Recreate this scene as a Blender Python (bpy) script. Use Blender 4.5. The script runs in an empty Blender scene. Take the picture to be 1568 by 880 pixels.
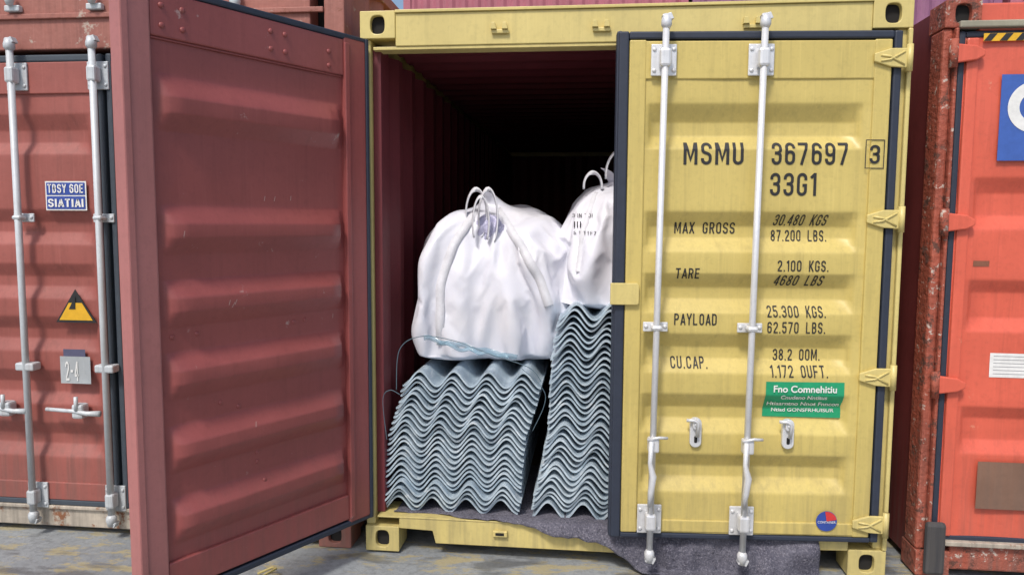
import bpy, bmesh, math, random
from mathutils import Vector, Matrix, noise
from mathutils.bvhtree import BVHTree
random.seed(7)
scene=bpy.context.scene
COL=scene.collection
R=math.radians

# ------------------------------------------------------------------ materials
def nt(name):
    m=bpy.data.materials.new(name); m.use_nodes=True
    t=m.node_tree; t.nodes.clear()
    out=t.nodes.new('ShaderNodeOutputMaterial'); b=t.nodes.new('ShaderNodeBsdfPrincipled')
    t.links.new(b.outputs[0],out.inputs[0])
    return m,t,b
def N(t,k,**kw):
    n=t.nodes.new(k)
    for a,v in kw.items(): setattr(n,a,v)
    return n
def noise_n(t,vec,scale,detail=4,rough=.6,stretch=None):
    n=N(t,'ShaderNodeTexNoise'); n.inputs['Scale'].default_value=scale
    n.inputs['Detail'].default_value=detail; n.inputs['Roughness'].default_value=rough
    if stretch:
        mp=N(t,'ShaderNodeMapping'); mp.inputs['Scale'].default_value=stretch
        t.links.new(vec,mp.inputs[0]); t.links.new(mp.outputs[0],n.inputs['Vector'])
    else: t.links.new(vec,n.inputs['Vector'])
    return n.outputs['Fac']
def ramp(t,fac,a,b,va=0.,vb=1.):
    m=N(t,'ShaderNodeMapRange'); m.clamp=True
    t.links.new(fac,m.inputs[0])
    for i,v in enumerate((a,b,va,vb)): m.inputs[i+1].default_value=v
    return m.outputs[0]
def mixc(t,fac,a,b,blend='MIX'):
    m=N(t,'ShaderNodeMix',data_type='RGBA',blend_type=blend)
    for sock,v in ((m.inputs[0],fac),(m.inputs[6],a),(m.inputs[7],b)):
        if isinstance(v,bpy.types.NodeSocket): t.links.new(v,sock)
        elif isinstance(v,(int,float)): sock.default_value=v
        else: sock.default_value=(*v,1)
    return m.outputs[2]
def mul(t,a,b):
    m=N(t,'ShaderNodeMath',operation='MULTIPLY')
    for i,v in enumerate((a,b)):
        if isinstance(v,bpy.types.NodeSocket): t.links.new(v,m.inputs[i])
        else: m.inputs[i].default_value=v
    return m.outputs[0]
def paint(name,col,rough=.45,var=.25,rust=0.0,rustcol=(.10,.035,.018),streak=.25,streakcol=None,bump=.15,metal=0,scale=1.,pale=None,palev=0.,dirt=.4):
    m,t,b=nt(name)
    pos=N(t,'ShaderNodeNewGeometry').outputs['Position']
    dark=tuple(c*(1-var) for c in col); lite=tuple(min(1,c*(1+var*.6)) for c in col)
    n1=noise_n(t,pos,1.7*scale,5,.62)
    c=mixc(t,ramp(t,n1,.3,.7),dark,lite)
    n2=noise_n(t,pos,3.0,3,.65,(9,9,.55))
    sc=streakcol or tuple(v*.45 for v in col)
    c=mixc(t,mul(t,ramp(t,n2,.52,.78),streak),c,sc)
    n6=noise_n(t,pos,9.0,3,.6,(12,12,.35))
    c=mixc(t,mul(t,ramp(t,n6,.55,.75),streak*.6),c,tuple(min(1,v*1.3+.03) for v in col))
    n3=noise_n(t,pos,38*scale,3,.7)
    c=mixc(t,mul(t,ramp(t,n3,.5,.9),.35),c,tuple(v*.5 for v in col))
    if dirt>0:   # road grime thrown up on the lowest parts
        sp=N(t,'ShaderNodeSeparateXYZ'); t.links.new(pos,sp.inputs[0])
        c=mixc(t,mul(t,mul(t,ramp(t,sp.outputs[2],.05,.75,1,0),ramp(t,n2,.32,.62)),dirt),c,(.13,.115,.10))
    if pale:
        n5=noise_n(t,pos,9*scale,5,.72)
        c=mixc(t,ramp(t,n5,.62-palev*.3,.68-palev*.3),c,pale)
    if rust>0:
        n4=noise_n(t,pos,5.5*scale,6,.75)
        th=.78-rust*.42
        f=ramp(t,n4,th,th+.06)
        rc=mixc(t,n3,rustcol,tuple(v*2.4 for v in rustcol))
        c=mixc(t,f,c,rc)
        t.links.new(ramp(t,f,0,1,rough,.9),b.inputs['Roughness'])
    else:
        t.links.new(ramp(t,n1,.3,.7,rough-.08,rough+.12),b.inputs['Roughness'])
    t.links.new(c,b.inputs['Base Color'])
    b.inputs['Metallic'].default_value=metal
    bp=N(t,'ShaderNodeBump'); bp.inputs['Strength'].default_value=bump; bp.inputs['Distance'].default_value=.01
    nb=noise_n(t,pos,14*scale,3,.6); t.links.new(nb,bp.inputs['Height']); t.links.new(bp.outputs[0],b.inputs['Normal'])
    return m
def plain(name,col,rough=.6,metal=0):
    m,t,b=nt(name)
    pos=N(t,'ShaderNodeNewGeometry').outputs['Position']
    c=mixc(t,noise_n(t,pos,25,3,.7),tuple(v*.75 for v in col),tuple(min(1,v*1.2) for v in col))
    t.links.new(c,b.inputs['Base Color']); b.inputs['Roughness'].default_value=rough; b.inputs['Metallic'].default_value=metal
    return m

YEL=paint('yellow_paint',(.60,.475,.150),.40,.10,.02,streak=.40,streakcol=(.34,.265,.09),bump=.08,dirt=.3)
YELL=paint('yellow_frame_paint',(.66,.54,.20),.42,.14,.10,streak=.25,bump=.08,dirt=.3)
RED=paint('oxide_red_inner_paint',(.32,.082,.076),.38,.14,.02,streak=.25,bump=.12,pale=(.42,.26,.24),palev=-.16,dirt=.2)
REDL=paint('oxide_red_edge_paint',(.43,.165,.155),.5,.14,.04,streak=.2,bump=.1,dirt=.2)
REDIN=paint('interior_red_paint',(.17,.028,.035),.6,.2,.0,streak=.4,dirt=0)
BRN=paint('brown_red_paint',(.32,.092,.075),.5,.20,.14,streak=.5,streakcol=(.17,.055,.045),bump=.15)
BRNR=paint('rusty_brown_paint',(.36,.135,.105),.6,.3,.38,streak=.5,bump=.4,pale=(.45,.36,.30),palev=.0)
ORG=paint('orange_paint',(.68,.125,.075),.38,.14,.08,streak=.3,bump=.12,pale=(.68,.24,.15),palev=-.12,dirt=.25)
ORGR=paint('rusty_orange_post',(.36,.085,.05),.7,.3,.56,rustcol=(.07,.030,.022),streak=.5,bump=.9,scale=2.6,pale=(.52,.44,.38),palev=.10)
GALV=paint('galvanised_steel',(.74,.75,.77),.33,.12,.04,streak=.35,streakcol=(.40,.38,.35),bump=.1,metal=.25,dirt=.2)
GALVB=paint('painted_bar_steel',(.58,.62,.65),.5,.15,.14,streak=.5,streakcol=(.30,.22,.18),bump=.15,metal=.1)
RUB=plain('rubber_gasket',(.026,.034,.056),.55)
RUBB=plain('worn_gasket',(.055,.07,.09),.7)
DARK=plain('dark_hole',(.012,.011,.011),.9)
INK=plain('black_marking',(.020,.020,.022),.6)
WHT=plain('white_marking',(.78,.78,.76),.6)
BLUE=plain('blue_label',(.03,.07,.33),.5)
GRN=plain('green_label',(.015,.33,.15),.45)
YLAB=plain('warning_yellow',(.75,.42,.02),.5)
REDLAB=plain('red_label',(.6,.04,.04),.5)
GREY=paint('grey_label',(.42,.45,.47),.6,.3,.1)
SILLW=paint('weathered_sill_paint',(.50,.44,.36),.7,.3,.50,streak=.5,bump=.5,rustcol=(.14,.06,.03))
PUR=paint('faded_pink_paint',(.42,.13,.17),.6,.2,.05,streak=.3)
PUR2=paint('faded_purple_paint',(.27,.11,.20),.6,.2,.05,streak=.3)
def sheetmat():
    m,t,b=nt('corrugated_sheet_surface')
    pos=N(t,'ShaderNodeNewGeometry').outputs['Position']
    n1=noise_n(t,pos,5,4,.6); n2=noise_n(t,pos,70,3,.7); n3=noise_n(t,pos,13,4,.7,(1,1,2.5))
    c=mixc(t,ramp(t,n1,.3,.7),(.36,.46,.54),(.60,.70,.77))
    c=mixc(t,mul(t,ramp(t,n2,.45,.8),.35),c,(.22,.28,.33))
    c=mixc(t,ramp(t,n3,.55,.70,0,.7),c,(.80,.85,.88))
    t.links.new(c,b.inputs['Base Color']); b.inputs['Roughness'].default_value=.34; b.inputs['Metallic'].default_value=.22
    bp=N(t,'ShaderNodeBump'); bp.inputs['Strength'].default_value=.25; bp.inputs['Distance'].default_value=.004
    t.links.new(n2,bp.inputs['Height']); t.links.new(bp.outputs[0],b.inputs['Normal'])
    return m
SHEET=sheetmat()
def bagmat():
    m,t,b=nt('woven_white_fabric')
    pos=N(t,'ShaderNodeNewGeometry').outputs['Position']
    c=mixc(t,ramp(t,noise_n(t,pos,4,4,.6),.3,.75),(.80,.79,.83),(.70,.71,.80))
    c=mixc(t,ramp(t,noise_n(t,pos,11,5,.7),.62,.8,0,.2),c,(.52,.51,.55))
    t.links.new(c,b.inputs['Base Color']); b.inputs['Roughness'].default_value=.34
    n=noise_n(t,pos,4.5,1,.5,(1,1,.55)); n_=N(t,'ShaderNodeMath',operation='SUBTRACT'); t.links.new(n,n_.inputs[0]); n_.inputs[1].default_value=.5
    ab=N(t,'ShaderNodeMath',operation='ABSOLUTE'); t.links.new(n_.outputs[0],ab.inputs[0])
    k1=ramp(t,ab.outputs[0],0,.10,1,0)
    bp=N(t,'ShaderNodeBump'); bp.inputs['Strength'].default_value=.22; bp.inputs['Distance'].default_value=.010
    t.links.new(k1,bp.inputs['Height']); t.links.new(bp.outputs[0],b.inputs['Normal'])
    return m
BAG=bagmat()
WEB=plain('webbing',(.70,.70,.74),.7)
LINER=plain('violet_liner',(.50,.49,.66),.3)
def feltmat():
    m,t,b=nt('grey_felt')
    pos=N(t,'ShaderNodeNewGeometry').outputs['Position']
    c=mixc(t,ramp(t,noise_n(t,pos,5,4,.7),.3,.7),(.07,.067,.095),(.15,.145,.18))
    c=mixc(t,ramp(t,noise_n(t,pos,120,3,.8),.5,.68,0,.8),c,(.30,.29,.34))
    c=mixc(t,ramp(t,noise_n(t,pos,75,3,.8),.55,.7,0,.9),c,(.03,.03,.045))
    t.links.new(c,b.inputs['Base Color']); b.inputs['Roughness'].default_value=1
    bp=N(t,'ShaderNodeBump'); bp.inputs['Strength'].default_value=1; bp.inputs['Distance'].default_value=.012
    t.links.new(noise_n(t,pos,55,4,.75),bp.inputs['Height']); t.links.new(bp.outputs[0],b.inputs['Normal'])
    return m
FELT=feltmat()
FILM,ft,fb=nt('blue_film'); fb.inputs['Base Color'].default_value=(.30,.48,.60,1); fb.inputs['Roughness'].default_value=.12; fb.inputs['Alpha'].default_value=.45
WIRE=plain('wire',(.10,.16,.2),.5)

# ------------------------------------------------------------------ helpers
def root(name,mat4=None,parent=None):
    e=bpy.data.objects.new(name,None); COL.objects.link(e); e.empty_display_size=.2
    if parent: e.parent=parent
    if mat4 is not None: e.matrix_basis=mat4
    return e
def mesh(name,vs,fs,mat,parent=None,smooth=False,bevel=0,solid=0):
    me=bpy.data.meshes.new(name); me.from_pydata([tuple(v) for v in vs],[],fs)
    bm=bmesh.new(); bm.from_mesh(me); bmesh.ops.recalc_face_normals(bm,faces=bm.faces); bm.to_mesh(me); bm.free()
    me.materials.append(mat)
    o=bpy.data.objects.new(name,me); COL.objects.link(o)
    if parent: o.parent=parent
    if smooth:
        for p in me.polygons: p.use_smooth=True
    if solid:
        md=o.modifiers.new('s','SOLIDIFY'); md.thickness=solid; md.offset=0
    if bevel:
        md=o.modifiers.new('b','BEVEL'); md.width=bevel; md.segments=2; md.limit_method='ANGLE'
    return o
def box(p,name,x,y,z,mat,bev=.003):
    x=sorted(x);y=sorted(y);z=sorted(z)
    vs=[(a,b,c) for a in x for b in y for c in z]
    fs=[(0,1,3,2),(4,6,7,5),(0,4,5,1),(2,3,7,6),(0,2,6,4),(1,5,7,3)]
    return mesh(name,vs,fs,mat,p,bevel=bev)
def prism(p,name,poly,y0,y1,mat,bev=.002):
    n=len(poly)
    vs=[(a,y0,b) for a,b in poly]+[(a,y1,b) for a,b in poly]
    fs=[tuple(range(n)),tuple(range(2*n-1,n-1,-1))]+[(i,(i+1)%n,(i+1)%n+n,i+n) for i in range(n)]
    return mesh(name,vs,fs,mat,p,bevel=bev)
def tube(p,name,pts,r,mat,seg=14,caps=True):
    pts=[Vector(q) for q in pts]; rs=r if isinstance(r,(list,tuple)) else [r]*len(pts)
    vs=[];fs=[];prev=None
    for i,q in enumerate(pts):
        d=(pts[min(i+1,len(pts)-1)]-pts[max(i-1,0)]).normalized()
        if prev is None:
            a=Vector((0,1,0)) if abs(d.y)<.9 else Vector((1,0,0))
            u=d.cross(a).normalized()
        else: u=(prev-d*prev.dot(d)).normalized()
        prev=u; w=d.cross(u)
        for k in range(seg):
            an=2*math.pi*k/seg; vs.append(q+(u*math.cos(an)+w*math.sin(an))*rs[i])
    for i in range(len(pts)-1):
        for k in range(seg):
            a=i*seg+k;b=i*seg+(k+1)%seg; fs.append((a,b,b+seg,a+seg))
    if caps:
        fs.append(tuple(range(seg))); fs.append(tuple((len(pts)-1)*seg+k for k in range(seg)))
    return mesh(name,vs,fs,mat,p,smooth=True)
def dome(p,name,c,r,mat):
    me=bpy.data.meshes.new(name); bm=bmesh.new(); bmesh.ops.create_uvsphere(bm,u_segments=12,v_segments=8,radius=r)
    for v in bm.verts: v.co.y*=.55
    bm.to_mesh(me); bm.free(); me.materials.append(mat)
    for q in me.polygons: q.use_smooth=True
    o=bpy.data.objects.new(name,me); COL.objects.link(o); o.parent=p; o.location=c
    return o
def casting(p,name,x0,x1,z0,z1,yf,mat,ylen=.16,hx=.034,hz=.042):
    cx=(x0+x1)/2;cz=(z0+z1)/2;n=40;w=(x1-x0)/2;h=(z1-z0)/2
    outer=[];inner=[]
    for k in range(n):
        a=2*math.pi*(k+.5)/n; c,s=math.cos(a),math.sin(a)
        t=min(w/abs(c) if abs(c)>1e-6 else 9,h/abs(s) if abs(s)>1e-6 else 9)
        outer.append([cx+c*t,cz+s*t])
        e=3.
        rr=(abs(c/hx)**e+abs(s/hz)**e)**(-1/e); inner.append((cx+c*rr,cz+s*rr))
    for (sx,sz) in ((1,1),(1,-1),(-1,1),(-1,-1)):
        q=(cx+sx*w,cz+sz*h); i=min(range(n),key=lambda i:(outer[i][0]-q[0])**2+(outer[i][1]-q[1])**2); outer[i]=list(q)
    vs=[(a,yf,b) for a,b in outer]+[(a,yf,b) for a,b in inner]+[(a,yf-.03,b) for a,b in inner]+[(a,yf-ylen,b) for a,b in outer]
    fs=[]
    for i in range(n):
        j=(i+1)%n; fs+= [(i,j,n+j,n+i),(n+i,n+j,2*n+j,2*n+i),(i,j,3*n+j,3*n+i)]
    fs.append(tuple(range(3*n,4*n)))
    o=mesh(name,vs,fs,mat,p,bevel=.004)
    mesh(name+'_hole',[(a,yf-.028,b) for a,b in inner],[tuple(range(n))],DARK,p)
    return o

RIBS=[(2.143,2.065,2.005,1.945),(1.672,1.606,1.555,1.492),(1.397,1.331,1.28,1.217),(1.126,1.059,1.008,.945),(.85,.782,.731,.668),(.573,.508,.457,.394)]
def rib_h(s,z,ribs,sa,sb,dep,taper=.035):
    f=0
    for (a,b,c,d) in ribs:
        if d<z<a:
            f=(a-z)/(a-b) if z>b else (1 if z>=c else (z-d)/(c-d))
    g=min((s-sa)/taper,(sb-s)/taper); g=max(0,min(1,g))
    return dep*min(f,g)
def ribbed(p,name,s0,s1,z0,z1,base,ribs,sa,sb,dep,mat,wob=.0):
    S=[s0,sa,sa+.012,sa+.035]+[sa+.035+(sb-sa-.07)*i/14 for i in range(1,14)]+[sb-.035,sb-.012,sb,s1]
    Z=[z0,z1]
    for a,b,c,d in ribs:
        Z+=[a+.008,a,a-.006,(a+b)/2,b+.006,b,b-.006,c+.006,c,c-.006,(c+d)/2,d+.006,d,d-.008]
    zz=z0
    while zz<z1: zz+=.06; Z.append(min(zz,z1))
    Z=sorted(set(round(v,4) for v in Z))
    def hh(s,z):
        return sum(rib_h(s,z+k*.004,ribs,sa,sb,dep) for k in (-1,0,1))/3
    H_=lambda s,z: base+hh(s,z)+wob*noise.noise(Vector((s*3,z*3,base*9+3)))
    vs=[(s,H_(s,z),z) for z in Z for s in S]
    n=len(S)
    fs=[(j*n+i,j*n+i+1,(j+1)*n+i+1,(j+1)*n+i) for j in range(len(Z)-1) for i in range(n-1)]
    mesh(name,vs,fs,mat,p,smooth=True)
    return H_

# ---- condensed stencil-style lettering built as stroked outlines
def A_(cx,cy,rx,ry,a0,a1,n=9): return [(cx+rx*math.cos(R(a0+(a1-a0)*i/n)),cy+ry*math.sin(R(a0+(a1-a0)*i/n))) for i in range(n+1)]
l_,r_,b_,T_,cx_,rx_,ry_=.065,.395,.065,.935,.23,.165,.17
oval=A_(cx_,T_-ry_,rx_,ry_,0,180)+A_(cx_,b_+ry_,rx_,ry_,180,360)
oval=oval+[oval[0]]
def rot180(pl): return [[(.46-x,1-y) for x,y in q] for q in pl]
six=[[(r_,T_-ry_-.04)]+A_(cx_,T_-ry_,rx_,ry_,0,180)+A_(cx_,b_+ry_,rx_,ry_,180,360)+A_(cx_,.42,rx_,.15,0,180)]
GL={
'0':[oval],'O':[oval],
'C':[[(r_,T_-ry_-.1)]+A_(cx_,T_-ry_,rx_,ry_,0,180)+A_(cx_,b_+ry_,rx_,ry_,180,360)+[(r_,b_+ry_+.1)]],
'G':[[(r_,T_-ry_-.08)]+A_(cx_,T_-ry_,rx_,ry_,0,180)+A_(cx_,b_+ry_,rx_,ry_,180,360)+[(r_,.46)],[(.46,.46),(.25,.46)]],
'S':[[(r_,T_-ry_-.05)]+A_(cx_,T_-ry_,rx_,ry_,0,180)+A_(cx_,.67,rx_,.15,180,255,5)+A_(cx_,.33,rx_,.17,75,0,5)+A_(cx_,b_+ry_,rx_,ry_,0,-180)+[(l_,b_+ry_+.05)]],
'M':[[(l_,0),(l_,1)],[(.535,0),(.535,1)],[(.09,.98),(.30,.22),(.51,.98)]],
'U':[[(l_,1)]+A_(cx_,b_+ry_,rx_,ry_,180,360)+[(r_,1)]],
'3':[[(l_,T_-ry_-.05)]+A_(cx_,T_-ry_,rx_,ry_,180,0)+A_(cx_,.655,rx_,.135,0,-90,6),[(.14,.52),(.23,.52)],A_(cx_,.385,rx_,.135,90,0,6)+A_(cx_,b_+ry_,rx_,ry_,0,-180)+[(l_,b_+ry_+.05)]],
'6':six,'9':rot180(six),
'7':[[(0,T_),(.44,T_)],[(.405,.96),(.15,0)]],
'1':[[(.02,.78),(.19,.95)],[(.2,0),(.2,1)]],
'4':[[(.33,0),(.33,1)],[(.31,.97),(.05,.30)],[(0,.28),(.46,.28)]],
'8':[A_(cx_,.74,.15,.195,90,450,16),A_(cx_,.28,rx_,.215,90,450,16)],
'2':[[(l_,T_-ry_-.05)]+A_(cx_,T_-ry_,rx_,ry_,180,0)+[(r_,.68),(r_-.03,.58),(l_+.02,.14)],[(0.02,b_),(.46,b_)]],
'5':[[(.44,T_),(.07,T_)],[(l_+.01,.96),(l_+.01,.52)],A_(cx_,.42,rx_,.17,150,0,7)+A_(cx_,b_+ry_,rx_,ry_,0,-180)+[(l_,b_+ry_+.05)]],
'A':[[(.05,0),(.25,.97)],[(.25,.97),(.45,0)],[(.1,.28),(.4,.28)]],
'X':[[(.04,0),(.42,1)],[(.04,1),(.42,0)]],
'K':[[(l_,0),(l_,1)],[(l_,.33),(.42,1)],[(.17,.52),(.44,0)]],
'L':[[(l_,0),(l_,1)],[(l_,b_),(.42,b_)]],
'T':[[(0,T_),(.46,T_)],[(.23,0),(.23,1)]],
'E':[[(l_,0),(l_,1)],[(l_,b_),(.42,b_)],[(l_,T_),(.42,T_)],[(l_,.5),(.38,.5)]],
'F':[[(l_,0),(l_,1)],[(l_,T_),(.42,T_)],[(l_,.5),(.38,.5)]],
'I':[[(l_,0),(l_,1)]],
'P':[[(l_,0),(l_,1)],[(l_,T_)]+A_(cx_,.71,rx_,T_-.71,90,-90,10)+[(l_,.485)]],
'R':[[(l_,0),(l_,1)],[(l_,T_)]+A_(cx_,.71,rx_,T_-.71,90,-90,10)+[(l_,.485)],[(.25,.47),(.41,0)]],
'B':[[(l_,0),(l_,1)],[(l_,T_)]+A_(cx_,.73,.14,T_-.73,90,-90,8)+[(l_,.52)],[(l_,.52)]+A_(cx_,.29,rx_,.23,90,-90,8)+[(l_,b_)]],
'D':[[(l_,0),(l_,1)],[(l_,T_)]+A_(.21,T_-ry_,.185,ry_,90,0,6)+A_(.21,b_+ry_,.185,ry_,0,-90,6)+[(l_,b_)]],
'Y':[[(.03,1),(.23,.45)],[(.43,1),(.23,.45)],[(.23,0),(.23,.47)]],
'H':[[(l_,0),(l_,1)],[(r_,0),(r_,1)],[(l_,.5),(r_,.5)]],
'N':[[(l_,0),(l_,1)],[(r_,0),(r_,1)],[(.08,.97),(.38,.03)]],
'.':[[(.07,0),(.07,.13)]],'-':[[(.05,.5),(.35,.5)]],
}
WD={'M':.60,'1':.27,'I':.13,'.':.14,'-':.4}
def lettering(p,s,x0,x1,z0,z1,yf,mat,ribs=None,name=None,shear=0,th=.125):
    V=[];F=[];pen=0
    for ch in s:
        if ch==' ': pen+=.30; continue
        for pl in GL.get(ch,GL['O']):
            n=len(pl); closed=(Vector(pl[0])-Vector(pl[-1])).length<1e-4
            base=len(V)
            for i,q in enumerate(pl):
                q=Vector(q)
                a=Vector(pl[i-1]) if i>0 else (Vector(pl[-2]) if closed else None)
                c=Vector(pl[i+1]) if i<n-1 else (Vector(pl[1]) if closed else None)
                d1=(q-a).normalized() if a is not None and (q-a).length>1e-5 else None
                d2=(c-q).normalized() if c is not None and (c-q).length>1e-5 else None
                if d1 is None: d1=d2
                if d2 is None: d2=d1
                n1=Vector((-d1.y,d1.x)); n2=Vector((-d2.y,d2.x)); m=(n1+n2)
                m=m.normalized() if m.length>.01 else n1
                k=min(1.8,1/max(.3,m.dot(n1)))
                for sg in (1,-1):
                    v=q+m*sg*th/2*k; V.append((pen+v.x+shear*v.y,v.y))
            for i in range(n-1):
                a=base+2*i; F.append((a,a+1,a+3,a+2))
        pen+=WD.get(ch,.46)+.15
    xs=[v[0] for v in V]; a,b=min(xs),max(xs)
    me=bpy.data.meshes.new('t'); me.from_pydata([(x0+(v[0]-a)/(b-a)*(x1-x0),0,z0+v[1]*(z1-z0)) for v in V],[],F)
    bm=bmesh.new(); bm.from_mesh(me)
    if ribs:
        for rb in ribs:
            for z in (rb[0],(rb[0]+rb[1])/2,rb[1],rb[2],(rb[2]+rb[3])/2,rb[3]):
                if z0<z<z1:
                    bmesh.ops.bisect_plane(bm,geom=bm.verts[:]+bm.edges[:]+bm.faces[:],plane_co=(0,0,z),plane_no=(0,0,1))
    for v in bm.verts: v.co.y=(yf(v.co.x,v.co.z) if callable(yf) else yf)+.0025
    bm.to_mesh(me); bm.free(); me.materials.append(mat)
    o=bpy.data.objects.new(name or 'marking_'+s.lower().replace(' ','_').replace('.','')[:14],me); COL.objects.link(o); o.parent=p
    return o
def text(p,s,x0,x1,z0,z1,yf,mat,bold=.0,name='label_text'):
    cu=bpy.data.curves.new('t','FONT'); cu.body=s; cu.offset=bold
    ob=bpy.data.objects.new('t',cu); COL.objects.link(ob)
    bpy.context.view_layer.update()
    me=bpy.data.meshes.new_from_object(ob.evaluated_get(bpy.context.evaluated_depsgraph_get()))
    bpy.data.objects.remove(ob)
    xs=[v.co.x for v in me.vertices]; ys=[v.co.y for v in me.vertices]
    a,b,c,d=min(xs),max(xs),min(ys),max(ys)
    for v in me.vertices:
        X_=x0+(v.co.x-a)/(b-a)*(x1-x0); Z_=z0+(v.co.y-c)/(d-c)*(z1-z0)
        v.co=Vector((X_,(yf(X_,Z_) if callable(yf) else yf)+.0025,Z_))
    me.materials.clear(); me.materials.append(mat)
    o=bpy.data.objects.new(name,me); COL.objects.link(o); o.parent=p
    return o
def decal(p,name,x0,x1,z0,z1,yf,mat,off=.002,n=14):
    vs=[];fs=[]
    for j in range(n+1):
        z=z0+(z1-z0)*j/n
        for x in (x0,x1): vs.append((x,(yf(x,z) if callable(yf) else yf)+off,z))
    fs=[(2*j,2*j+1,2*j+3,2*j+2) for j in range(n)]
    return mesh(name,vs,fs,mat,p)
def lockbar(p,s,zt,zb,yb,mat,bz=(2.33,1.16,.28),r=.0145,lean=0.):
    rt=root('locking_bar',parent=p)
    S=lambda z: s+lean*(zt-z)/(zt-zb)
    tube(rt,'rod',[(S(zb+.05),yb,zb+.05),(S((zt+zb)/2),yb,(zt+zb)/2),(S(zt-.05),yb,zt-.05)],r,mat)
    for z,d in ((zt,-1),(zb,1)):
        q=S(z)
        tube(rt,'cam_end',[(q,yb,z+d*.06),(q,yb,z+d*.045),(q,yb,z+d*.03),(q,yb,z)],[r,r*1.6,r*1.6,r*1.1],mat)
        prism(rt,'cam_lobe',[(q-.03,z+d*.02),(q+.012,z+d*.03),(q+.02,z+d*.005),(q-.018,z-d*.006)],yb-.025,yb+.012,mat)
    for i,z in enumerate(bz):
        h=.075 if i!=1 else .024; q=S(z)
        box(rt,'bracket_plate',(q-.055,q+.055),(yb-.048,yb-.036),(z-h,z+h*.8),mat,.004)
        box(rt,'bracket_saddle',(q-.024,q+.024),(yb-.036,yb+.020),(z-h*.6,z+h*.45),mat,.012)
        for a in (-.042,.042):
            for b in ((-h*.7,h*.5) if i!=1 else (0,)):
                dome(rt,'bolt',(q+a,yb-.034,z+b),.009,mat)
    return rt
def frame(hx,hy,ang): return Matrix.Translation((hx,hy,0))@Matrix.Rotation(ang,4,'Z')
def corr(p,name,a0,a1,b0,b1,fn,mat,per=.278,dep=.036):
    us=[];u=a0
    while u<a1:
        for du,d in ((0,0),(.07,0),(.139,1),(.209,1)):
            if u+du<a1: us.append((u+du,d*dep))
        u+=per
    us.append((a1,0))
    vs=[];fs=[]
    for (u,d) in us: vs+= [fn(u,b0,d),fn(u,b1,d)]
    for i in range(len(us)-1): fs.append((2*i,2*i+1,2*i+3,2*i+2))
    return mesh(name,vs,fs,mat,p,solid=.003)
def gasket(p,s0,s1,z0,z1,wl,wr,wt,wb,y0,y1,mat):
    box(p,'gasket_free',(s1-wl,s1),(y0,y1),(z0,z1),mat,.008)
    box(p,'gasket_hinge',(s0,s0+wr),(y0,y1-.004),(z0,z1),mat,.008)
    box(p,'gasket_top',(s0+wr,s1-wl),(y0,y1-.003),(z1-wt,z1),mat,.008)
    box(p,'gasket_bottom',(s0+wr,s1-wl),(y0,y1-.003),(z0,z0+wb),mat,.006)
def rrect(cx,cz,w,h,r,n=6):
    o=[]
    for (sx,sz,a0) in ((1,1,0),(-1,1,90),(-1,-1,180),(1,-1,270)):
        for k in range(n+1):
            a=R(a0+90*k/n); o.append((cx+sx*(w/2-r)+r*math.cos(a),cz+sz*(h/2-r)+r*math.sin(a)))
    return o
def disc(p,name,cx,cz,r,y,mat,a0=0,a1=360,n=28):
    vs=[(cx,y,cz)]+[(cx-r*math.cos(R(a0+(a1-a0)*k/n)),y,cz+r*math.sin(R(a0+(a1-a0)*k/n))) for k in range(n+1)]
    return mesh(name,vs,[(0,k,k+1) for k in range(1,n+1)],mat,p)
def label(p,name,x0,x1,z0,z1,hf,mat):
    e=root(name,parent=p); decal(e,'label_sheet',x0,x1,z0,z1,hf,mat,.002); return e
def sstep(a,b,x):
    t=max(0,min(1,(x-a)/(b-a))); return t*t*(3-2*t)

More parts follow.
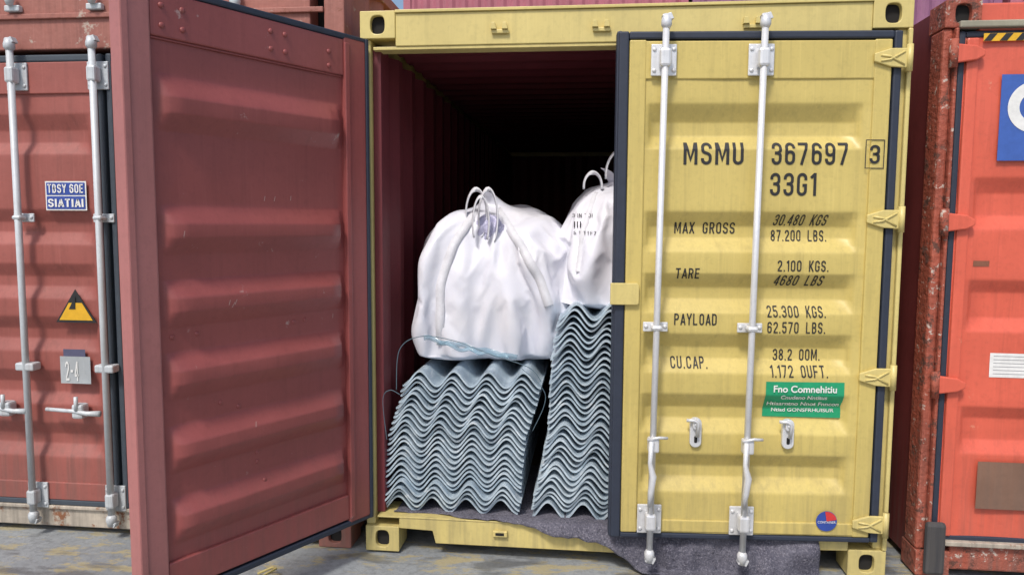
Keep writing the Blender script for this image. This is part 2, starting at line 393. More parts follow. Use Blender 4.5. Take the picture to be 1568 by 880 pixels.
# ================================================================== BULK BAG FABRIC (draped by simulation over a lumpy filling)
def bagform(d,seed,lump):
    p=3.6
    r=(abs(d.x)**p+abs(d.y)**p+abs(d.z)**3.4)**(-1/p); q=d*r
    k=1-.14*max(0,q.z)**2-.30*max(0,-q.z)**2
    l=1+lump*noise.noise(q*1.3+Vector((seed,0,0)))+lump*.6*noise.noise(q*2.9+Vector((0,seed,0)))
    return Vector((q.x*k*l,q.y*k*l,q.z*(1+.7*(l-1))))
def simbag(c,a,seed,knot,frames,shrink,lump=.17):
    def mk(n,sub,f):
        bm=bmesh.new(); bmesh.ops.create_icosphere(bm,subdivisions=sub,radius=1)
        for v in bm.verts: v.co=f(v.co.normalized())
        me=bpy.data.meshes.new(n); bm.to_mesh(me); bm.free(); o=bpy.data.objects.new(n,me); COL.objects.link(o); return o
    A=Vector(a)
    inner=mk('filling',5,lambda d:Vector([x*y for x,y in zip(bagform(d,seed,lump),A)])*.93)
    inner.modifiers.new('c','COLLISION'); inner.collision.thickness_outer=.008; inner.collision.cloth_friction=8
    K=Vector((knot[0],knot[1],a[2]+knot[2]))
    def f(d):
        q=Vector([x*y for x,y in zip(bagform(d,seed,lump),A)])*1.03
        rr=math.hypot(d.x,d.y)
        if d.z>0 and rr<.46:
            t=1-rr/.46; t=t*t*(3-2*t); q=q*(1-t)+(K+Vector((d.x*.16,d.y*.16,.0)))*t
        return q
    cl=mk('fabric_body',6,f)
    vg=cl.vertex_groups.new(name='pin')
    vg.add([v.index for v in cl.data.vertices if (v.co-K).length<.045],1,'REPLACE')
    md=cl.modifiers.new('cloth','CLOTH'); s=md.settings
    s.quality=5; s.mass=.25; s.tension_stiffness=25; s.compression_stiffness=25; s.shear_stiffness=8; s.bending_stiffness=.35
    s.air_damping=2; s.vertex_group_mass='pin'; s.shrink_min=shrink; s.shrink_max=shrink
    md.collision_settings.distance_min=.006; md.collision_settings.collision_quality=3; md.collision_settings.use_self_collision=False
    md.point_cache.frame_start=1; md.point_cache.frame_end=frames+2
    scene.frame_start=1; scene.frame_end=frames+2
    for fr in range(1,frames+1): scene.frame_set(fr)
    me=bpy.data.meshes.new_from_object(cl.evaluated_get(bpy.context.evaluated_depsgraph_get()))
    bpy.data.objects.remove(cl); bpy.data.objects.remove(inner)
    scene.frame_set(1)
    zf=-a[2]*1.0
    for v in me.vertices:
        if v.co.z<zf: v.co.z=zf+(v.co.z-zf)*.15
    return me
def bag(c,a,seed,knot,frames=28,shrink=-.14):
    me=simbag(c,a,seed,knot,frames,shrink)
    e=root('bulk_bag',Matrix.Translation(c))
    bm=bmesh.new(); bm.from_mesh(me); tree=BVHTree.FromBMesh(bm); bm.free()
    me.materials.clear(); me.materials.append(BAG)
    for q in me.polygons: q.use_smooth=True
    o=bpy.data.objects.new('fabric_body',me); COL.objects.link(o); o.parent=e
    md=o.modifiers.new('s','SUBSURF'); md.levels=1; md.render_levels=1
    return e,tree
b1,t1=bag((.585,.61,1.325),(.410,.40,.385),3.3,(-.05,-.20,.07),36,-.20)
b2,t2=bag((1.33,.58,1.53),(.41,.38,.31),9.1,(-.20,-.16,.06),30,-.20)

# ================================================================== MAIN CONTAINER
W=2.455; H=2.591; L=6.058
main=root('shipping_container')
ff=root('front_frame',frame(W,0,math.pi),main)   # local x = W - X
def X(x): return W-x
for nm,x0,x1 in (('corner_casting_a',0,.168),('corner_casting_b',W-.168,W)):
    casting(ff,nm,X(x1),X(x0),0,.126,0,YELL)
    casting(ff,nm+'_top',X(x1),X(x0),H-.126,H,0,YELL)
prism(ff,'header_rail',[(X(.168),2.43),(X(W-.168),2.43),(X(W-.168),H-.012),(X(.168),H-.012)],-.12,-.006,YELL,.004)
box(ff,'header_lip',(X(.06),X(W-.06)),(-.10,-.012),(2.415,2.4295),YELL,.002)
box(ff,'header_top_flange',(X(.168),X(W-.168)),(-.13,.004),(H-.0115,H+.002),YELL,.002)
prism(ff,'door_sill',[(X(.168),.170),(X(.168),.118),(X(.335),.112),(X(.35),.05),(X(W-.35),.05),(X(W-.335),.112),(X(W-.168),.118),(X(W-.168),.170)],-.14,-.004,YELL,.004)
box(ff,'sill_plate',(X(.06),X(W-.06)),(-.20,-.001),(.1705,.178),YELL,.002)
box(ff,'left_post',(X(.0),X(.045)),(-.12,-.02),(.126,H-.126),YELL,.006)
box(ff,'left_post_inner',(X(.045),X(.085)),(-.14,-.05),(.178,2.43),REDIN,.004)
box(ff,'right_post',(X(W-.055),X(W)),(-.12,-.02),(.126,H-.126),YELL,.006)
box(ff,'right_post_rib',(X(W-.02),X(W)),(-.02,.004),(.127,H-.127),YELL,.006)
for x in (.66,1.12,1.78):
    box(ff,'cam_keeper',(X(x-.04),X(x+.04)),(-.006,.010),(2.475,2.492),YELL,.003)
    for dx in (-.03,.022): prism(ff,'keeper_tooth',[(X(x+dx-.014),2.492),(X(x+dx+.014),2.492),(X(x+dx+.006),2.522),(X(x+dx-.010),2.522)],-.005,.022,YELL,.002)
    box(ff,'sill_keeper',(X(x-.045+.02),X(x+.045)),(-.004,.014),(.105,.135),YELL,.004)
    box(ff,'sill_keeper_slot',(X(x-.012),X(x+.03)),(-.004,.0145),(.113,.127),DARK,.0)
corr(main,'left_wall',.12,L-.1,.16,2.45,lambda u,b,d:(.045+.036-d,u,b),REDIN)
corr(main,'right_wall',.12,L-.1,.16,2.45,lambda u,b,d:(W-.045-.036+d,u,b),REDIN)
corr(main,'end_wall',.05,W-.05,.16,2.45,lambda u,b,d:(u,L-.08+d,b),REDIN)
corr(main,'roof_sheet',.12,L-.1,.05,W-.05,lambda u,b,d:(b,u,2.52-d*.6),REDIN,per=.21)
box(main,'roof_skin',(0.02,W-.02),(.12,L),(2.55,2.575),YEL,.0)
box(main,'left_bottom_rail',(.01,.06),(.16,L-.16),(.03,.165),YEL)
box(main,'right_bottom_rail',(W-.06,W-.01),(.16,L-.16),(.03,.165),YEL)
box(main,'left_skin',(.004,.02),(.12,L),(.165,2.55),YEL,0)
box(main,'right_skin',(W-.02,W-.004),(.12,L),(.165,2.55),YEL,0)
box(main,'end_skin',(.02,W-.02),(L-.02,L),(.1,2.55),YEL,0)
box(main,'plywood_floor',(.05,W-.05),(.202,L-.1),(.14,.172),paint('plywood',(.12,.07,.05),.8,.3),0)

# ---- right door (slightly ajar)
rd=root('right_door',frame(2.407,-.03,3.2050),main)
zb,zt=.174,2.45
hR=ribbed(rd,'door_skin',.045,1.165,.20,2.405,-.012,RIBS,.15,1.085,-.042,YEL,wob=.006)
box(rd,'door_back',(.03,1.18),(-.070,-.064),(.19,2.43),RED,0)
box(rd,'top_rail',(.05,1.165),(-.05,-.004),(2.245,2.408),YEL,.005)
box(rd,'bottom_rail',(.05,1.165),(-.05,-.004),(.205,.262),YEL,.005)
box(rd,'free_stile',(1.095,1.168),(-.05,-.001),(.200,2.412),YEL,.006)
box(rd,'hinge_stile',(.045,.118),(-.05,-.001),(.200,2.412),YEL,.006)
gasket(rd,0,1.214,zb,zt,.044,.036,.034,.024,-.06,-.002,RUB)
box(rd,'gasket_lip',(1.195,1.222),(-.075,-.02),(zb-.004,zt+.006),RUB,.008)
for s in (1.02,.603): lockbar(rd,s,2.505,.085,.052,GALV,lean=.022)
for z in (2.328,1.64,.94,.264):
    hg=root('hinge',parent=rd)
    prism(hg,'blade',[(-.035,z-.042),(.055,z-.036),(.125,z-.014),(.125,z+.020),(.055,z+.042),(-.035,z+.042)],0,.014,YELL,.004)
    tube(hg,'pin',[(-.022,.010,z-.055),(-.022,.010,z+.058)],.014,YELL)
    for a in (1,-1): tube(hg,'weld_rib',[(.0,.014,z-.028*a),(.06,.016,z+.006*a),(.10,.014,z+.012*a)],.005,YELL,8)
prism(rd,'door_catch',[(1.235,1.255),(1.235,1.352),(1.115,1.352),(1.108,1.34),(1.108,1.262),(1.115,1.255)],0,.018,YELL,.003)
for s in (.838,.425):
    hp=root('seal_hasp',parent=rd)
    prism(hp,'plate',rrect(s,.675,.052,.135,.024),-.02,.006,GALV,.003)
    prism(hp,'plate_upper',rrect(s,.715,.034,.045,.015),.006,.020,GALV,.003)
    tube(hp,'arm',[(s+.045,.016,.735),(s+.01,.022,.735),(s-.005,.022,.725),(s-.004,.018,.66)],.008,GALV)
    prism(hp,'slot',rrect(s,.645,.014,.032,.006),.006,.0075,DARK,0)
    dome(hp,'rivet',(s,.02,.715),.010,GALV)
for s in (1.036,.619):
    hn=root('door_handle',parent=rd)
    box(hn,'hub',(s-.024,s+.024),(.03,.082),(.60,.665),GALV,.008)
    tube(hn,'grip',[(s+.012,.085,.655),(s+.018,.095,.56),(s+.004,.10,.50),(s+.012,.10,.43),(s+.018,.095,.36)],[.012,.010,.016,.014,.008],GALV)
    tube(hn,'latch',[(s+.03,.08,.66),(s-.02,.085,.672),(s-.06,.075,.668)],.007,GALV,8)
M=lambda s,a,b,c,d,**k: lettering(rd,s,a-.012,b-.012,c,d,hR,INK,RIBS,**k)
M('MSMU',.934,.672,1.877,1.975,th=.13); M('367697',.551,.218,1.877,1.975,th=.13)
lettering(rd,'3',.123,.079,1.882,1.962,.0,INK,th=.13)
for (a,b,c,d) in ((.142,.138,1.86,1.985),(.064,.060,1.86,1.985),(.1375,.0645,1.981,1.985),(.1375,.0645,1.86,1.864)):
    mesh('check_digit_box',[(a,.002,c),(b,.002,c),(b,.002,d),(a,.002,d)],[(0,1,2,3)],INK,rd)
M('33G1',.553,.353,1.742,1.842,th=.13)
M('MAX  GROSS',.960,.691,1.574,1.624)
M('30.480  KGS',.525,.290,1.611,1.660,shear=.2); M('87.200  LBS.',.531,.288,1.542,1.592)
M('TARE',.955,.850,1.372,1.420)
M('2.100  KGS.',.508,.286,1.409,1.458); M('4680  LBS',.515,.297,1.343,1.391,shear=.2)
M('PAYLOAD',.957,.768,1.164,1.216)
M('25.300  KGS.',.545,.287,1.203,1.254); M('62.570  LBS.',.543,.287,1.132,1.183)
M('CU.CAP.',.965,.799,.964,1.016)
M('38.2  00M.',.503,.292,1.003,1.055); M('1.172  0UFT.',.522,.266,.932,.984)
lb=root('green_sticker',parent=rd)
decal(lb,'sticker_sheet',.528,.180,.742,.912,hR,GRN,.002,28)
for (s,a,b,c,d,k) in (('Fno Comnehitiu',.495,.215,.865,.897,.02),('Cnudeno Nntitus',.46,.255,.832,.851,.02),('Htiaarntno Nnot Fnncon',.515,.195,.799,.818,.015),('Ntiad GONSFRHUISUR',.49,.21,.768,.785,.015)):
    text(lb,s,a,b,c,d,lambda s,z:hR(s,z)+.005,WHT,bold=k,name='sticker_text')
rs=root('round_sticker',parent=rd)
disc(rs,'disc',.238,.275,.047,.002,BLUE); disc(rs,'red_sector',.238,.275,.045,.004,REDLAB,10,100)
text(rs,'CONTAINER',.278,.198,.266,.277,.003,WHT,name='sticker_text')

# ---- left door (swung wide open, inner face toward viewer)
ld=root('left_door',frame(.040,-.03,-2.0889),main)
lz0,lz1=.180,2.457
hL=ribbed(ld,'door_skin_inner',.125,1.03,.26,2.28,-.022,RIBS,.15,1.0,.040,RED,wob=.007)
box(ld,'door_outer_skin',(.02,1.12),(-.075,-.068),(.19,2.44),YEL,0)
box(ld,'top_rail',(.135,1.022),(-.06,-.004),(2.27,2.430),RED,.006)
box(ld,'bottom_rail',(.135,1.022),(-.06,-.004),(.215,.335),RED,.006)
box(ld,'top_rail_step',(.14,1.018),(-.018,-.012),(2.262,2.2695),RED,.002)
box(ld,'free_stile',(1.022,1.125),(-.07,.0),(lz0+.01,lz1-.01),REDL,.008)
box(ld,'free_stile_lip',(1.10,1.132),(-.07,.004),(lz0,lz1),REDL,.006)
box(ld,'hinge_stile',(.005,.135),(-.06,-.002),(lz0+.01,lz1-.01),RED,.006)
box(ld,'hinge_stile_step',(.105,.134),(-.03,.006),(lz0+.04,lz1-.04),RED,.005)
box(ld,'gasket_top',(0,1.128),(-.06,-.002),(2.431,2.458),RUB,.006)
box(ld,'gasket_bottom',(0,1.128),(-.06,-.002),(.178,.206),RUB,.006)
box(ld,'gasket_hinge',(-.012,.006),(-.06,.004),(.18,2.456),RUB,.004)
for (s,z) in ((.98,2.38),(.98,2.31),(.90,2.38),(.90,2.31),(.52,2.385),(.52,2.315),(.45,2.385),(.45,2.315),(.22,2.36),(.22,2.30)):
    dome(ld,'rivet',(s,-.003,z),.011,RED)
for (s,z) in ((.97,1.185),(.87,1.187),(.42,1.185),(.36,1.187),(.70,.87),(.62,.62),(.62,.66),(.78,.90),(.60,.54)):
    dome(ld,'rivet',(s,hL(s,z),z),.010,RED)
SCR=plain('bare_metal',(.5,.33,.3),.5)
for s,z,dx in ((.72,1.31,.01),(.73,1.30,.012),(.75,1.31,.006),(.55,1.72,.004),(.5,1.72,.006),(.42,1.725,.003),(.93,1.58,.004),(.2,1.2,.002),(.64,.8,.008)):
    mesh('scratch',[(s,hL(s,z)+.002,z),(s+.003,hL(s,z)+.002,z),(s+.003+dx,hL(s,z-.02)+.002,z-.02),(s+dx,hL(s,z-.02)+.002,z-.02)],[(0,1,2,3)],SCR,ld)
for z in (2.33,1.64,.94,.27):
    tube(main,'hinge_pin',[(.012,-.03,z-.06),(.012,-.03,z+.06)],.014,YELL)

# ================================================================== LEFT NEIGHBOUR (high cube, weathered brown red)
lc=root('shipping_container',frame(-.085,.03,math.pi))   # local x = leftwards from its right edge
WL=2.44; HL=2.896
for a,b in ((0,.168),(WL-.168,WL)):
    casting(lc,'corner_casting',a,b,-.01,.118,0,BRNR); casting(lc,'corner_casting_top',a,b,HL-.12,HL,0,BRNR)
box(lc,'header_rail',(.168,WL-.168),(-.12,-.01),(2.455,HL-.01),BRNR,.006)
box(lc,'header_band',(.10,WL-.10),(-.01,.006),(2.60,2.625),BRNR,.004)
box(lc,'right_post',(0,.10),(-.12,-.004),(.118,HL-.12),BRNR,.008)
box(lc,'left_post',(WL-.1,WL),(-.12,-.004),(.118,HL-.12),BRNR,.008)
box(lc,'door_sill',(.168,WL-.168),(-.14,-.012),(.02,.13),SILLW,.006)
box(lc,'sill_lip',(.10,WL-.10),(-.1,.004),(.118,.136),SILLW,.004)
for i,(a,b) in enumerate(((.11,1.21),(1.23,WL-.11))):
    d=root('door',parent=lc)
    hN=ribbed(d,'door_skin',a+.02,b-.02,.18,2.40,-.012,RIBS,a+.08,b-.08,-.034,BRN,wob=.008)
    gasket(d,a,b,.136,2.43,.03,.03,.035,.03,-.06,.0,RUBB)
    box(d,'top_rail',(a+.03,b-.03),(-.05,-.003),(2.24,2.394),BRN,.005)
    box(d,'bottom_rail',(a+.03,b-.03),(-.05,-.003),(.166,.26),BRN,.005)
    for q in ((a+.03,a+.07),(b-.07,b-.03)): box(d,'stile',q,(-.05,.001),(.166,2.394),BRN,.005)
for s in (1.245,1.675,2.15):
    lockbar(lc,s,2.50,.06,.045,GALVB,bz=(2.33,1.63,.20),r=.0165)
    box(lc,'bar_guide',(s-.05,s+.05),(.0,.06),(.855,.895),GALVB,.008)
    tube(lc,'upper_keeper',[(s,.03,2.66),(s,.03,2.69),(s,.03,2.73)],[.014,.024,.012],GALVB)
    box(lc,'upper_keeper_bracket',(s-.04,s+.04),(-.01,.02),(2.635,2.665),GALVB,.006)
tube(lc,'upper_keeper',[(.52,.03,2.60),(.52,.03,2.65),(.52,.03,2.73)],[.014,.026,.014],GALVB)
for s in (1.40,1.80):
    hh_=root('door_handle',parent=lc)
    tube(hh_,'lever',[(s-.12,.05,.645),(s-.05,.055,.645),(s+.02,.055,.655),(s+.17,.05,.66)],[.016,.012,.010,.010],GALVB,10)
    box(hh_,'catch',(s-.03,s+.03),(.0,.06),(.615,.69),GALVB,.012)
    tube(hh_,'pin',[(s,.06,.66),(s,.06,.73)],.010,GALVB,8)
e=label(lc,'blue_white_label',1.555,1.335,1.665,1.81,.0,WHT)
for c,d in ((1.742,1.803),(1.672,1.735)): decal(e,'panel',1.548,1.342,c,d,.002,BLUE,.002)
lettering(e,'TBSY 60E',1.54,1.35,1.752,1.795,.004,WHT,name='label_text',th=.15); lettering(e,'SIATIAI',1.54,1.35,1.682,1.722,.004,WHT,name='label_text',th=.17)
e=root('warning_triangle_label',parent=lc)
prism(e,'black_border',[(1.53,1.10),(1.31,1.10),(1.42,1.268)],-.001,.003,INK,0)
prism(e,'yellow_field',[(1.51,1.112),(1.33,1.112),(1.385,1.20),(1.455,1.20)],.003,.005,YLAB,0)
prism(e,'peak',[(1.455,1.168),(1.42,1.168),(1.418,1.235)],.0055,.007,INK,0)
e=label(lc,'peeling_grey_label',1.52,1.355,.785,.925,.0,GREY); decal(e,'dark_upper_part',1.50,1.38,.9255,.962,0,plain('faded_blue',(.09,.09,.16),.6),.002)
lettering(e,'2-4',1.49,1.42,.80,.90,.003,WHT,name='label_text')
corr(lc,'side_wall',-.12-5.9,-.12,.13,HL-.06,lambda u,b,d:(.02+d,u,b),BRNR)
box(lc,'top_side_rail',(0.0,.06),(-6.0,-.12),(HL-.06,HL),BRNR,.004)
box(lc,'bottom_side_rail',(0.0,.06),(-6.0,-.12),(.03,.13),BRNR,.004)
box(lc,'roof',(0.06,WL),(-6.0,-.12),(HL-.04,HL-.02),BRNR,0)
box(lc,'body_end',(.06,WL-.02),(-6.05,-.13),(.14,HL-.05),DARK,0)

# ================================================================== RIGHT NEIGHBOUR (orange)
rc=root('shipping_container',frame(2.605+2.44,.05,math.pi))
def xr(x): return 2.44-x
for a,b in ((xr(.15),xr(0)),(0,.15)):
    casting(rc,'corner_casting_top',a,b,H-.118,H,0,ORGR)
    casting(rc,'corner_casting',a,b,0,.118,0,ORGR)
prism(rc,'left_post',[(xr(0),.118),(xr(.042),.118),(xr(.042),H-.118),(xr(0),H-.118)],-.14,-.01,ORGR,.012)
box(rc,'post_flange',(xr(.042),xr(.058)),(-.14,.012),(.119,H-.119),ORGR,.008)
box(rc,'right_post',(0,.085),(-.14,.0),(.118,H-.118),ORGR,.01)
box(rc,'header_rail',(xr(.15),.15),(-.14,-.02),(2.46,H-.01),ORG,.01)
box(rc,'header_lip',(xr(.058),.09),(-.1,.012),(2.47,2.50),paint('dirty_lip',(.35,.33,.25),.8,.3,.3),.006)
box(rc,'door_sill',(xr(.15),.15),(-.14,-.01),(.03,.15),ORGR,.01)
box(rc,'sill_lip',(xr(.12),.12),(-.1,.014),(.15,.172),SILLW,.004)
RIB2=[(1.83,1.76,1.66,1.60),(1.375,1.315,1.20,1.14),(.80,.74,.64,.58)]
d=root('door',parent=rc)
hO=ribbed(d,'door_skin',xr(1.20),xr(.09),.19,2.44,-.016,RIB2,xr(1.14),xr(.165),-.034,ORG,wob=.012)
box(d,'stile',(xr(.15),xr(.098)),(-.05,-.002),(.19,2.43),ORG,.008)
gasket(d,xr(1.21),xr(.066),.165,2.46,.028,.028,.028,.028,-.06,-.008,RUB)
d2=root('door',parent=rc)
hO2=ribbed(d2,'door_skin',.12,xr(1.24),.19,2.44,-.016,RIB2,.18,xr(1.29),-.030,ORG,wob=.005)
gasket(d2,.11,xr(1.22),.165,2.46,.028,.028,.028,.028,-.06,-.008,RUB)
for z in (2.36,1.63,.90):
    hg=root('hinge',parent=rc)
    prism(hg,'blade',[(xr(.02),z-.045),(xr(.13),z-.03),(xr(.165),z-.012),(xr(.165),z+.012),(xr(.13),z+.032),(xr(.02),z+.045)],0.0,.022,ORG,.006)
    tube(hg,'pin',[(xr(.035),.016,z-.06),(xr(.035),.016,z+.06)],.018,ORGR)
box(rc,'door_stop_box',(xr(.11),xr(.02)),(.014,.05),(.02,.27),paint('dark_block',(.045,.045,.05),.7,.3),.02)
hz=root('hazard_strip',parent=rc)
decal(hz,'strip',xr(.16),xr(1.0),2.412,2.445,.003,YLAB,.0)
k=.16
while k<.98:
    mesh('stripe',[(xr(k),.0045,2.413),(xr(k+.03),.0045,2.413),(xr(k+.055),.0045,2.444),(xr(k+.025),.0045,2.444)],[(0,1,2,3)],INK,hz); k+=.065
e=label(rc,'blue_logo_panel',xr(.245),xr(.71),1.90,2.27,0,plain('logo_blue',(.05,.12,.42),.4))
vs=[]
for i in range(41):
    a=R(30+300*i/40)
    for r in (.062,.11): vs.append((xr(.385)-math.cos(a)*r,.004,2.13+math.sin(a)*r))
mesh('white_ring',vs,[(2*i,2*i+1,2*i+3,2*i+2) for i in range(40)],WHT,e)
disc(e,'red_drop',xr(.375),2.12,.03,.006,REDLAB)
e=label(rc,'white_notice_label',xr(.28),xr(.56),.935,1.045,hO,WHT)
PR=plain('print',(.3,.3,.32),.6)
for i in range(6): decal(e,'line',xr(.295),xr(.54),1.03-i*.016,1.0325-i*.016,lambda s,z:hO(s,z)+.001,PR,.002)
e=label(rc,'scuffed_patch',xr(.245),xr(.71),.33,.55,0,paint('patch',(.22,.12,.08),.8,.3,.4))
label(rc,'rust_spot',xr(.18),xr(.25),1.435,1.46,lambda s,z:hO(s,z)+.0,paint('rust_spot_m',(.25,.10,.06),.9,.4,.6))
box(rc,'body_left_side',(xr(.05),xr(.02)),(-6.0,-.14),(.03,2.58),paint('dark_red_side',(.16,.02,.02),.7,.2),0)
box(rc,'body_roof',(0,xr(.05)),(-6.0,-.14),(2.55,2.58),ORG,0)
box(rc,'body_inner',(.05,xr(.055)),(-6.0,-.14),(.03,2.54),DARK,0)

# ================================================================== BACKGROUND STACKS
def stack(x0,mats,y0=12.7,n=3):
    for i in range(n):
        e=root('distant_shipping_container',Matrix.Translation((x0,y0,i*2.6)))
        m=mats[i%len(mats)]
        corr(e,'long_side',.16,5.9,.16,2.46,lambda u,b,d:(u,d,b),m)
        box(e,'top_rail',(0,6.05),(-.03,.05),(2.46,2.585),m); box(e,'bottom_rail',(0,6.05),(-.03,.05),(.0,.16),m)
        for a in (0,5.89): box(e,'corner_post',(a,a+.16),(-.035,.1),(0,2.59),m)
        box(e,'body',(0.02,6.03),(.06,2.4),(0.02,2.58),m,0)
stack(-3.03,[PUR]); stack(3.10,[PUR2]); stack(9.3,[PUR,PUR2])

# ================================================================== GROUND
def groundmat():
    m,t,b=nt('concrete_ground')
    pos=N(t,'ShaderNodeNewGeometry').outputs['Position']
    w_=noise_n(t,pos,2.1,4,.6,(1,3,1))
    c=mixc(t,ramp(t,noise_n(t,pos,1.3,6,.65),.3,.7),(.19,.21,.225),(.31,.33,.34))
    c=mixc(t,ramp(t,noise_n(t,pos,40,4,.7),.45,.75,0,.6),c,(.10,.10,.11))
    c=mixc(t,mul(t,ramp(t,noise_n(t,pos,3.2,6,.75,(1,2.5,1)),.52,.58),.65),c,(.40,.33,.15))
    c=mixc(t,ramp(t,w_,.55,.63,0,.65),c,(.09,.095,.10))
    t.links.new(c,b.inputs['Base Color'])
    t.links.new(ramp(t,w_,.5,.66,.85,.3),b.inputs['Roughness'])
    bp=N(t,'ShaderNodeBump'); bp.inputs['Strength'].default_value=.5; bp.inputs['Distance'].default_value=.006
    t.links.new(noise_n(t,pos,60,4,.7),bp.inputs['Height']); t.links.new(bp.outputs[0],b.inputs['Normal'])
    return m
mesh('ground',[(-400,-400,-.012),(400,-400,-.012),(400,400,-.012),(-400,400,-.012)],[(0,1,2,3)],groundmat())
tube(None,'lashing_strap_scrap',[(-.42,-.30,.0),(-.36,-.27,.02),(-.33,-.30,.03),(-.38,-.34,.01),(-.34,-.36,.0)],.006,YELL,8)

# ================================================================== CORRUGATED SHEETS
def sheets(x0,zt,lean,n,seed,ncyc=4.0,y0=.07,ln=1.35,pp=.074):
    rnd=random.Random(seed)
    e=root('corrugated_sheet_stack')
    z0=.180; lam=.172; th=.0085; pitch=(zt-z0-pp)/(n-1); nseg=int(ncyc*20)
    V=[];F=[]
    for i in range(n):
        t=i/(n-1); zz=z0+i*pitch+pp/2
        dx=lean*t+.014*math.sin(t*7+seed)+rnd.uniform(-.004,.004); dy=rnd.uniform(-.018,.018)+.02*t
        tilt=rnd.uniform(-.005,.005); am=pp/2*rnd.uniform(.93,1.06)
        base=len(V)
        for k in range(nseg+1):
            u=k/nseg*ncyc
            x=x0+dx+u*lam
            z=zz-am*math.cos(2*math.pi*u)+tilt*(u-2)*.5+.004*noise.noise(Vector((x*7,i*1.7,seed)))
            yj=.005*noise.noise(Vector((x*25,i*3.1,seed+4)))+.008*noise.noise(Vector((x*5,i*2.1,seed+14)))
            dz=am*2*math.pi/lam*math.sin(2*math.pi*u); nn=math.sqrt(1+dz*dz); nx,nz=-dz/nn*th/2,1/nn*th/2
            for (sx,y) in ((1,y0+dy+yj),(-1,y0+dy+yj),(1,y0+dy+ln),(-1,y0+dy+ln)):
                V.append((x+sx*nx,y,z+sx*nz))
        for k in range(nseg):
            a=base+k*4;b=a+4
            F+=[(a,a+1,b+1,b),(a,b,b+2,a+2),(a+1,a+3,b+3,b+1)]
        for k in (0,nseg):
            a=base+k*4; F.append((a,a+1,a+3,a+2))
    me=bpy.data.meshes.new('sheets'); me.from_pydata(V,[],F); me.materials.append(SHEET)
    o=bpy.data.objects.new('sheets',me); COL.objects.link(o); o.parent=e
    return e
sheets(.050,.885,.10,24,1)
sheets(.820,1.23,.12,35,5)

# ================================================================== BAG STRAPS, LOOPS, MARKS
def ribbon(p,name,path,w,mat,nrm=None,solid=.004):
    vs=[]
    for i,q in enumerate(path):
        q=Vector(q); d=(Vector(path[min(i+1,len(path)-1)])-Vector(path[max(i-1,0)])).normalized()
        s=d.cross(Vector(nrm or (0,1,0))).normalized()*w/2; vs+= [q-s,q+s]
    return mesh(name,vs,[(2*i,2*i+1,2*i+3,2*i+2) for i in range(len(path)-1)],mat,p,smooth=True,solid=solid)
def front(tree,x,z,off=.005):
    h=tree.ray_cast(Vector((x,-3,z)),Vector((0,1,0)))[0]
    return Vector((x,h.y-off,z)) if h else None
def strap(e,tree,pts,w,name='strap',mat=WEB,n=60,off=.006):
    P=[]
    for i in range(n+1):
        t=i/n*(len(pts)-1); k=min(int(t),len(pts)-2); f=t-k
        x=pts[k][0]*(1-f)+pts[k+1][0]*f; z=pts[k][1]*(1-f)+pts[k+1][1]*f
        q=front(tree,x,z,off)
        if q: P.append(q)
    for _ in range(6):
        P=[P[0]]+[(P[i-1]+P[i]*2+P[i+1])/4 for i in range(1,len(P)-1)]+[P[-1]]
    if len(P)>3: ribbon(e,name,P,w,mat,solid=.002)
def arc(c,rx,rz,a0,a1,y,n=24,tw=0):
    return [(c[0]+rx*math.cos(R(a0+(a1-a0)*i/n)),y+tw*i/n,c[1]+rz*math.sin(R(a0+(a1-a0)*i/n))) for i in range(n+1)]
def loop(e,pts,w=.026,mat=WEB):
    ribbon(e,'lifting_loop',[Vector(p) for p in pts],w,mat,nrm=(.9,.35,.1),solid=.005)
def liner(e,c,sx,sy,sz,seed):
    bm=bmesh.new(); bmesh.ops.create_icosphere(bm,subdivisions=5,radius=1)
    for v in bm.verts:
        d=v.co.normalized()
        r=1+.30*(1-abs(noise.noise(Vector((d.x*2.5,d.y*2.5,d.z*1.2+seed))))*2.5)+.10*(1-abs(noise.noise(d*6+Vector((seed,0,0))))*2)
        v.co=Vector((d.x*sx*r,d.y*sy*r,d.z*sz*r))
    me=bpy.data.meshes.new('inner_liner'); bm.to_mesh(me); bm.free(); me.materials.append(LINER)
    for q in me.polygons: q.use_smooth=True
    o=bpy.data.objects.new('inner_liner',me); COL.objects.link(o); o.parent=e; o.location=c
q=front(t1,-.04,.30) or Vector((-.04,-.3,.3)); yk=q.y
q2=front(t1,-.02,.25) or q
liner(b1,(-.02,q2.y+.030,.255),.060,.04,.060,2.)
loop(b1,arc((-.085,.33),.055,.13,-60,210,yk-.01,tw=.03)); loop(b1,arc((-.02,.31),.05,.15,-50,225,yk-.035,tw=.03)); loop(b1,arc((-.05,.29),.04,.13,-40,215,yk-.055,tw=-.02))
strap(b1,t1,[(-.08,.36),(-.19,.18),(-.25,-.02),(-.25,-.33)],.045)
strap(b1,t1,[(.01,.36),(.14,.20),(.25,.02),(.30,-.12)],.045)
q=front(t2,-.20,.25) or Vector((-.2,-.3,.25))
loop(b2,arc((-.10,.33),.075,.12,-10,190,q.y+.02),.022)
loop(b2,arc((-.24,.27),.045,.07,-10,190,q.y),.022)
strap(b2,t2,[(-.22,.24),(-.28,.05),(-.30,-.15)],.035)
for (s,a,b,c,d) in (('3 IN TOI',-.34,-.24,.115,.135),('III',-.33,-.295,.065,.095),('5 T.TTF7',-.33,-.22,.03,.048)):
    qq=front(t2,(a+b)/2,(c+d)/2,.0)
    if qq: lettering(b2,s,a,b,c,d,lambda x,z:(front(t2,x,z,.006) or qq).y-.0045,INK,name='stencil_text',th=.10)
fl=root('blue_plastic_strap')
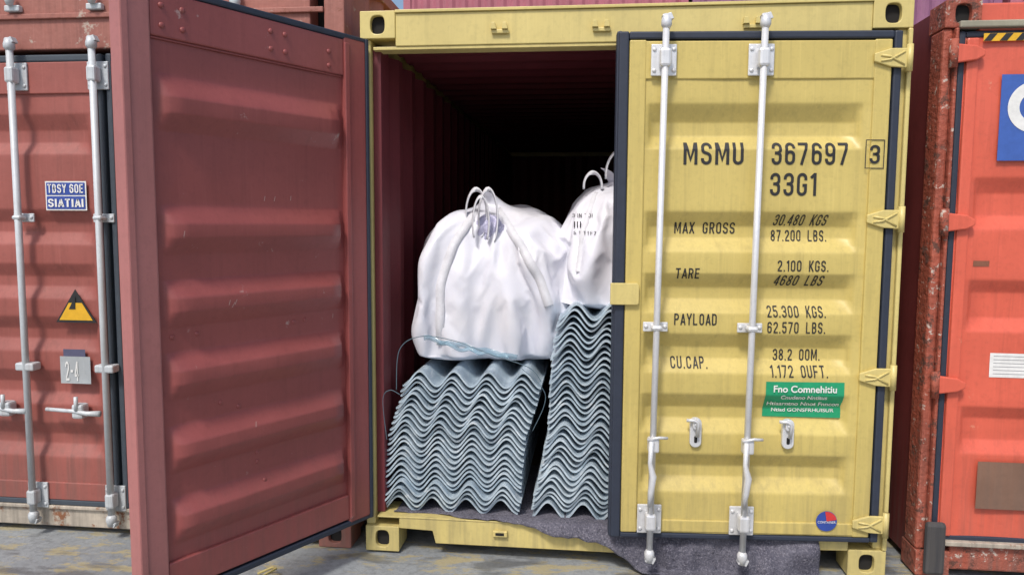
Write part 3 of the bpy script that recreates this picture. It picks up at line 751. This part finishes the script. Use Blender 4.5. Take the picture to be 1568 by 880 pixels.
ribbon(fl,'film',[(.28+.46*i/40,.07+.008*math.sin(i*.5),1.055-.085*(i/40)+.012*noise.noise(Vector((i*.2,0,0)))) for i in range(41)],.026,FILM,nrm=(0,1,.2),solid=.001)
ribbon(fl,'film',[(.36+.34*i/40,.055+.01*math.sin(i*.4+1),1.035-.07*(i/40)+.03*noise.noise(Vector((i*.12,3,0)))) for i in range(41)],.018,FILM,nrm=(0,1,-.3),solid=.001)
wr=root('binding_wire')
def crv(pts,n=20):
    out=[];m=len(pts)
    for i in range(m-1):
        p0,p1,p2,p3=[Vector(pts[max(0,min(m-1,j))]) for j in (i-1,i,i+1,i+2)]
        for k in range(n):
            t=k/n; out.append(.5*((2*p1)+(-p0+p2)*t+(2*p0-5*p1+4*p2-p3)*t*t+(-p0+3*p1-3*p2+p3)*t**3))
    out.append(Vector(pts[-1])); return out
tube(wr,'wire',crv([(.10,.04,.55),(.085,.03,.75),(.12,.03,.80),(.17,.03,.78)]),.0018,WIRE,6)
tube(wr,'wire',crv([(.15,.04,.80),(.17,.03,1.0),(.28,.02,1.07),(.45,.02,1.05),(.62,.02,.99),(.80,.03,.93),(.86,.04,.86)]),.0020,WIRE,6)
tube(wr,'wire',crv([(.76,.03,.93),(.88,.03,.80),(.82,.04,.62)]),.0015,WIRE,6)

# ================================================================== FELT
def felt():
    nx,ny=170,80; vs=[]
    for i in range(nx+1):
        X_=.13+2.02*i/nx
        drop=.0 if X_<.55 else (.09*sstep(.55,1.22,X_) + .10*sstep(1.15,1.4,X_))
        wav=.020*noise.noise(Vector((X_*6,0,1)))+.010*noise.noise(Vector((X_*19,0,1)))
        edge=.05*(1-sstep(.3,.62,X_))+.02*noise.noise(Vector((X_*5,2,0)))
        flat_len=.85-max(edge,0)
        total=flat_len+drop+(.07*sstep(1.2,1.5,X_))+wav*(X_>.6)
        for j in range(ny+1):
            s=total*j/ny
            y=.85-s; z=.183
            if s>.862 and drop>0:
                ov=s-.862; y=-.014; z=.183-ov
                fold=.05*noise.noise(Vector((X_*6,ov*4,3)))+.03*noise.noise(Vector((X_*15,ov*3,9)))
                y-=max(0,.02+fold)*sstep(0,.08,ov)+ .10*ov
                if z<.004:
                    y-=(.004-z); z=.004+.012*abs(noise.noise(Vector((X_*9,y*9,0))))
            else:
                z+=.014*abs(noise.noise(Vector((X_*10,y*8,2))))+.004*noise.noise(Vector((X_*30,y*30,2)))
                if y>.05: z=.1795
            vs.append((X_+.015*noise.noise(Vector((y*9,z*9,1))),y,z))
    n=ny+1
    fs=[(i*n+j,i*n+j+1,(i+1)*n+j+1,(i+1)*n+j) for i in range(nx) for j in range(ny)]
    mesh('felt_blanket',vs,fs,FELT,None,smooth=True,solid=.005)
felt()

# ================================================================== LIGHT / SKY / CAMERA
w=bpy.data.worlds.new('World'); scene.world=w; w.use_nodes=True
t=w.node_tree; bg=t.nodes['Background']; sk=t.nodes.new('ShaderNodeTexSky'); sk.sky_type='NISHITA'; sk.sun_disc=False
EL,AZ=54,200
sk.sun_elevation=R(EL); sk.sun_rotation=R(AZ); sk.air_density=1.0; sk.dust_density=3.0; sk.ozone_density=.6
t.links.new(sk.outputs[0],bg.inputs[0]); bg.inputs[1].default_value=.15
sun=bpy.data.lights.new('sun','SUN'); sun.energy=2.6; sun.angle=R(10); sun.color=(1,.96,.91)
so=bpy.data.objects.new('sun',sun); COL.objects.link(so)
sd=Vector((math.sin(R(AZ))*math.cos(R(EL)),math.cos(R(AZ))*math.cos(R(EL)),math.sin(R(EL))))
so.rotation_euler=sd.to_track_quat('Z','Y').to_euler()
cam=bpy.data.cameras.new('camera'); co=bpy.data.objects.new('camera',cam); COL.objects.link(co); scene.camera=co
yaw,pit,rol=.1063,.0878,.0059
f=Vector((-math.sin(yaw)*math.cos(pit),math.cos(yaw)*math.cos(pit),-math.sin(pit)))
r=Vector((math.cos(yaw),math.sin(yaw),0)); u=r.cross(f)
r2=r*math.cos(rol)+u*math.sin(rol); u2=-r*math.sin(rol)+u*math.cos(rol)
m=Matrix((r2,u2,-f)).transposed().to_4x4(); m.translation=(1.087,-3.4381,1.6188); co.matrix_world=m
cam.lens=1132/1568*36; cam.sensor_width=36; cam.clip_start=.05; cam.clip_end=1500
scene.view_settings.view_transform='Standard'; scene.view_settings.look='None'; scene.view_settings.exposure=0
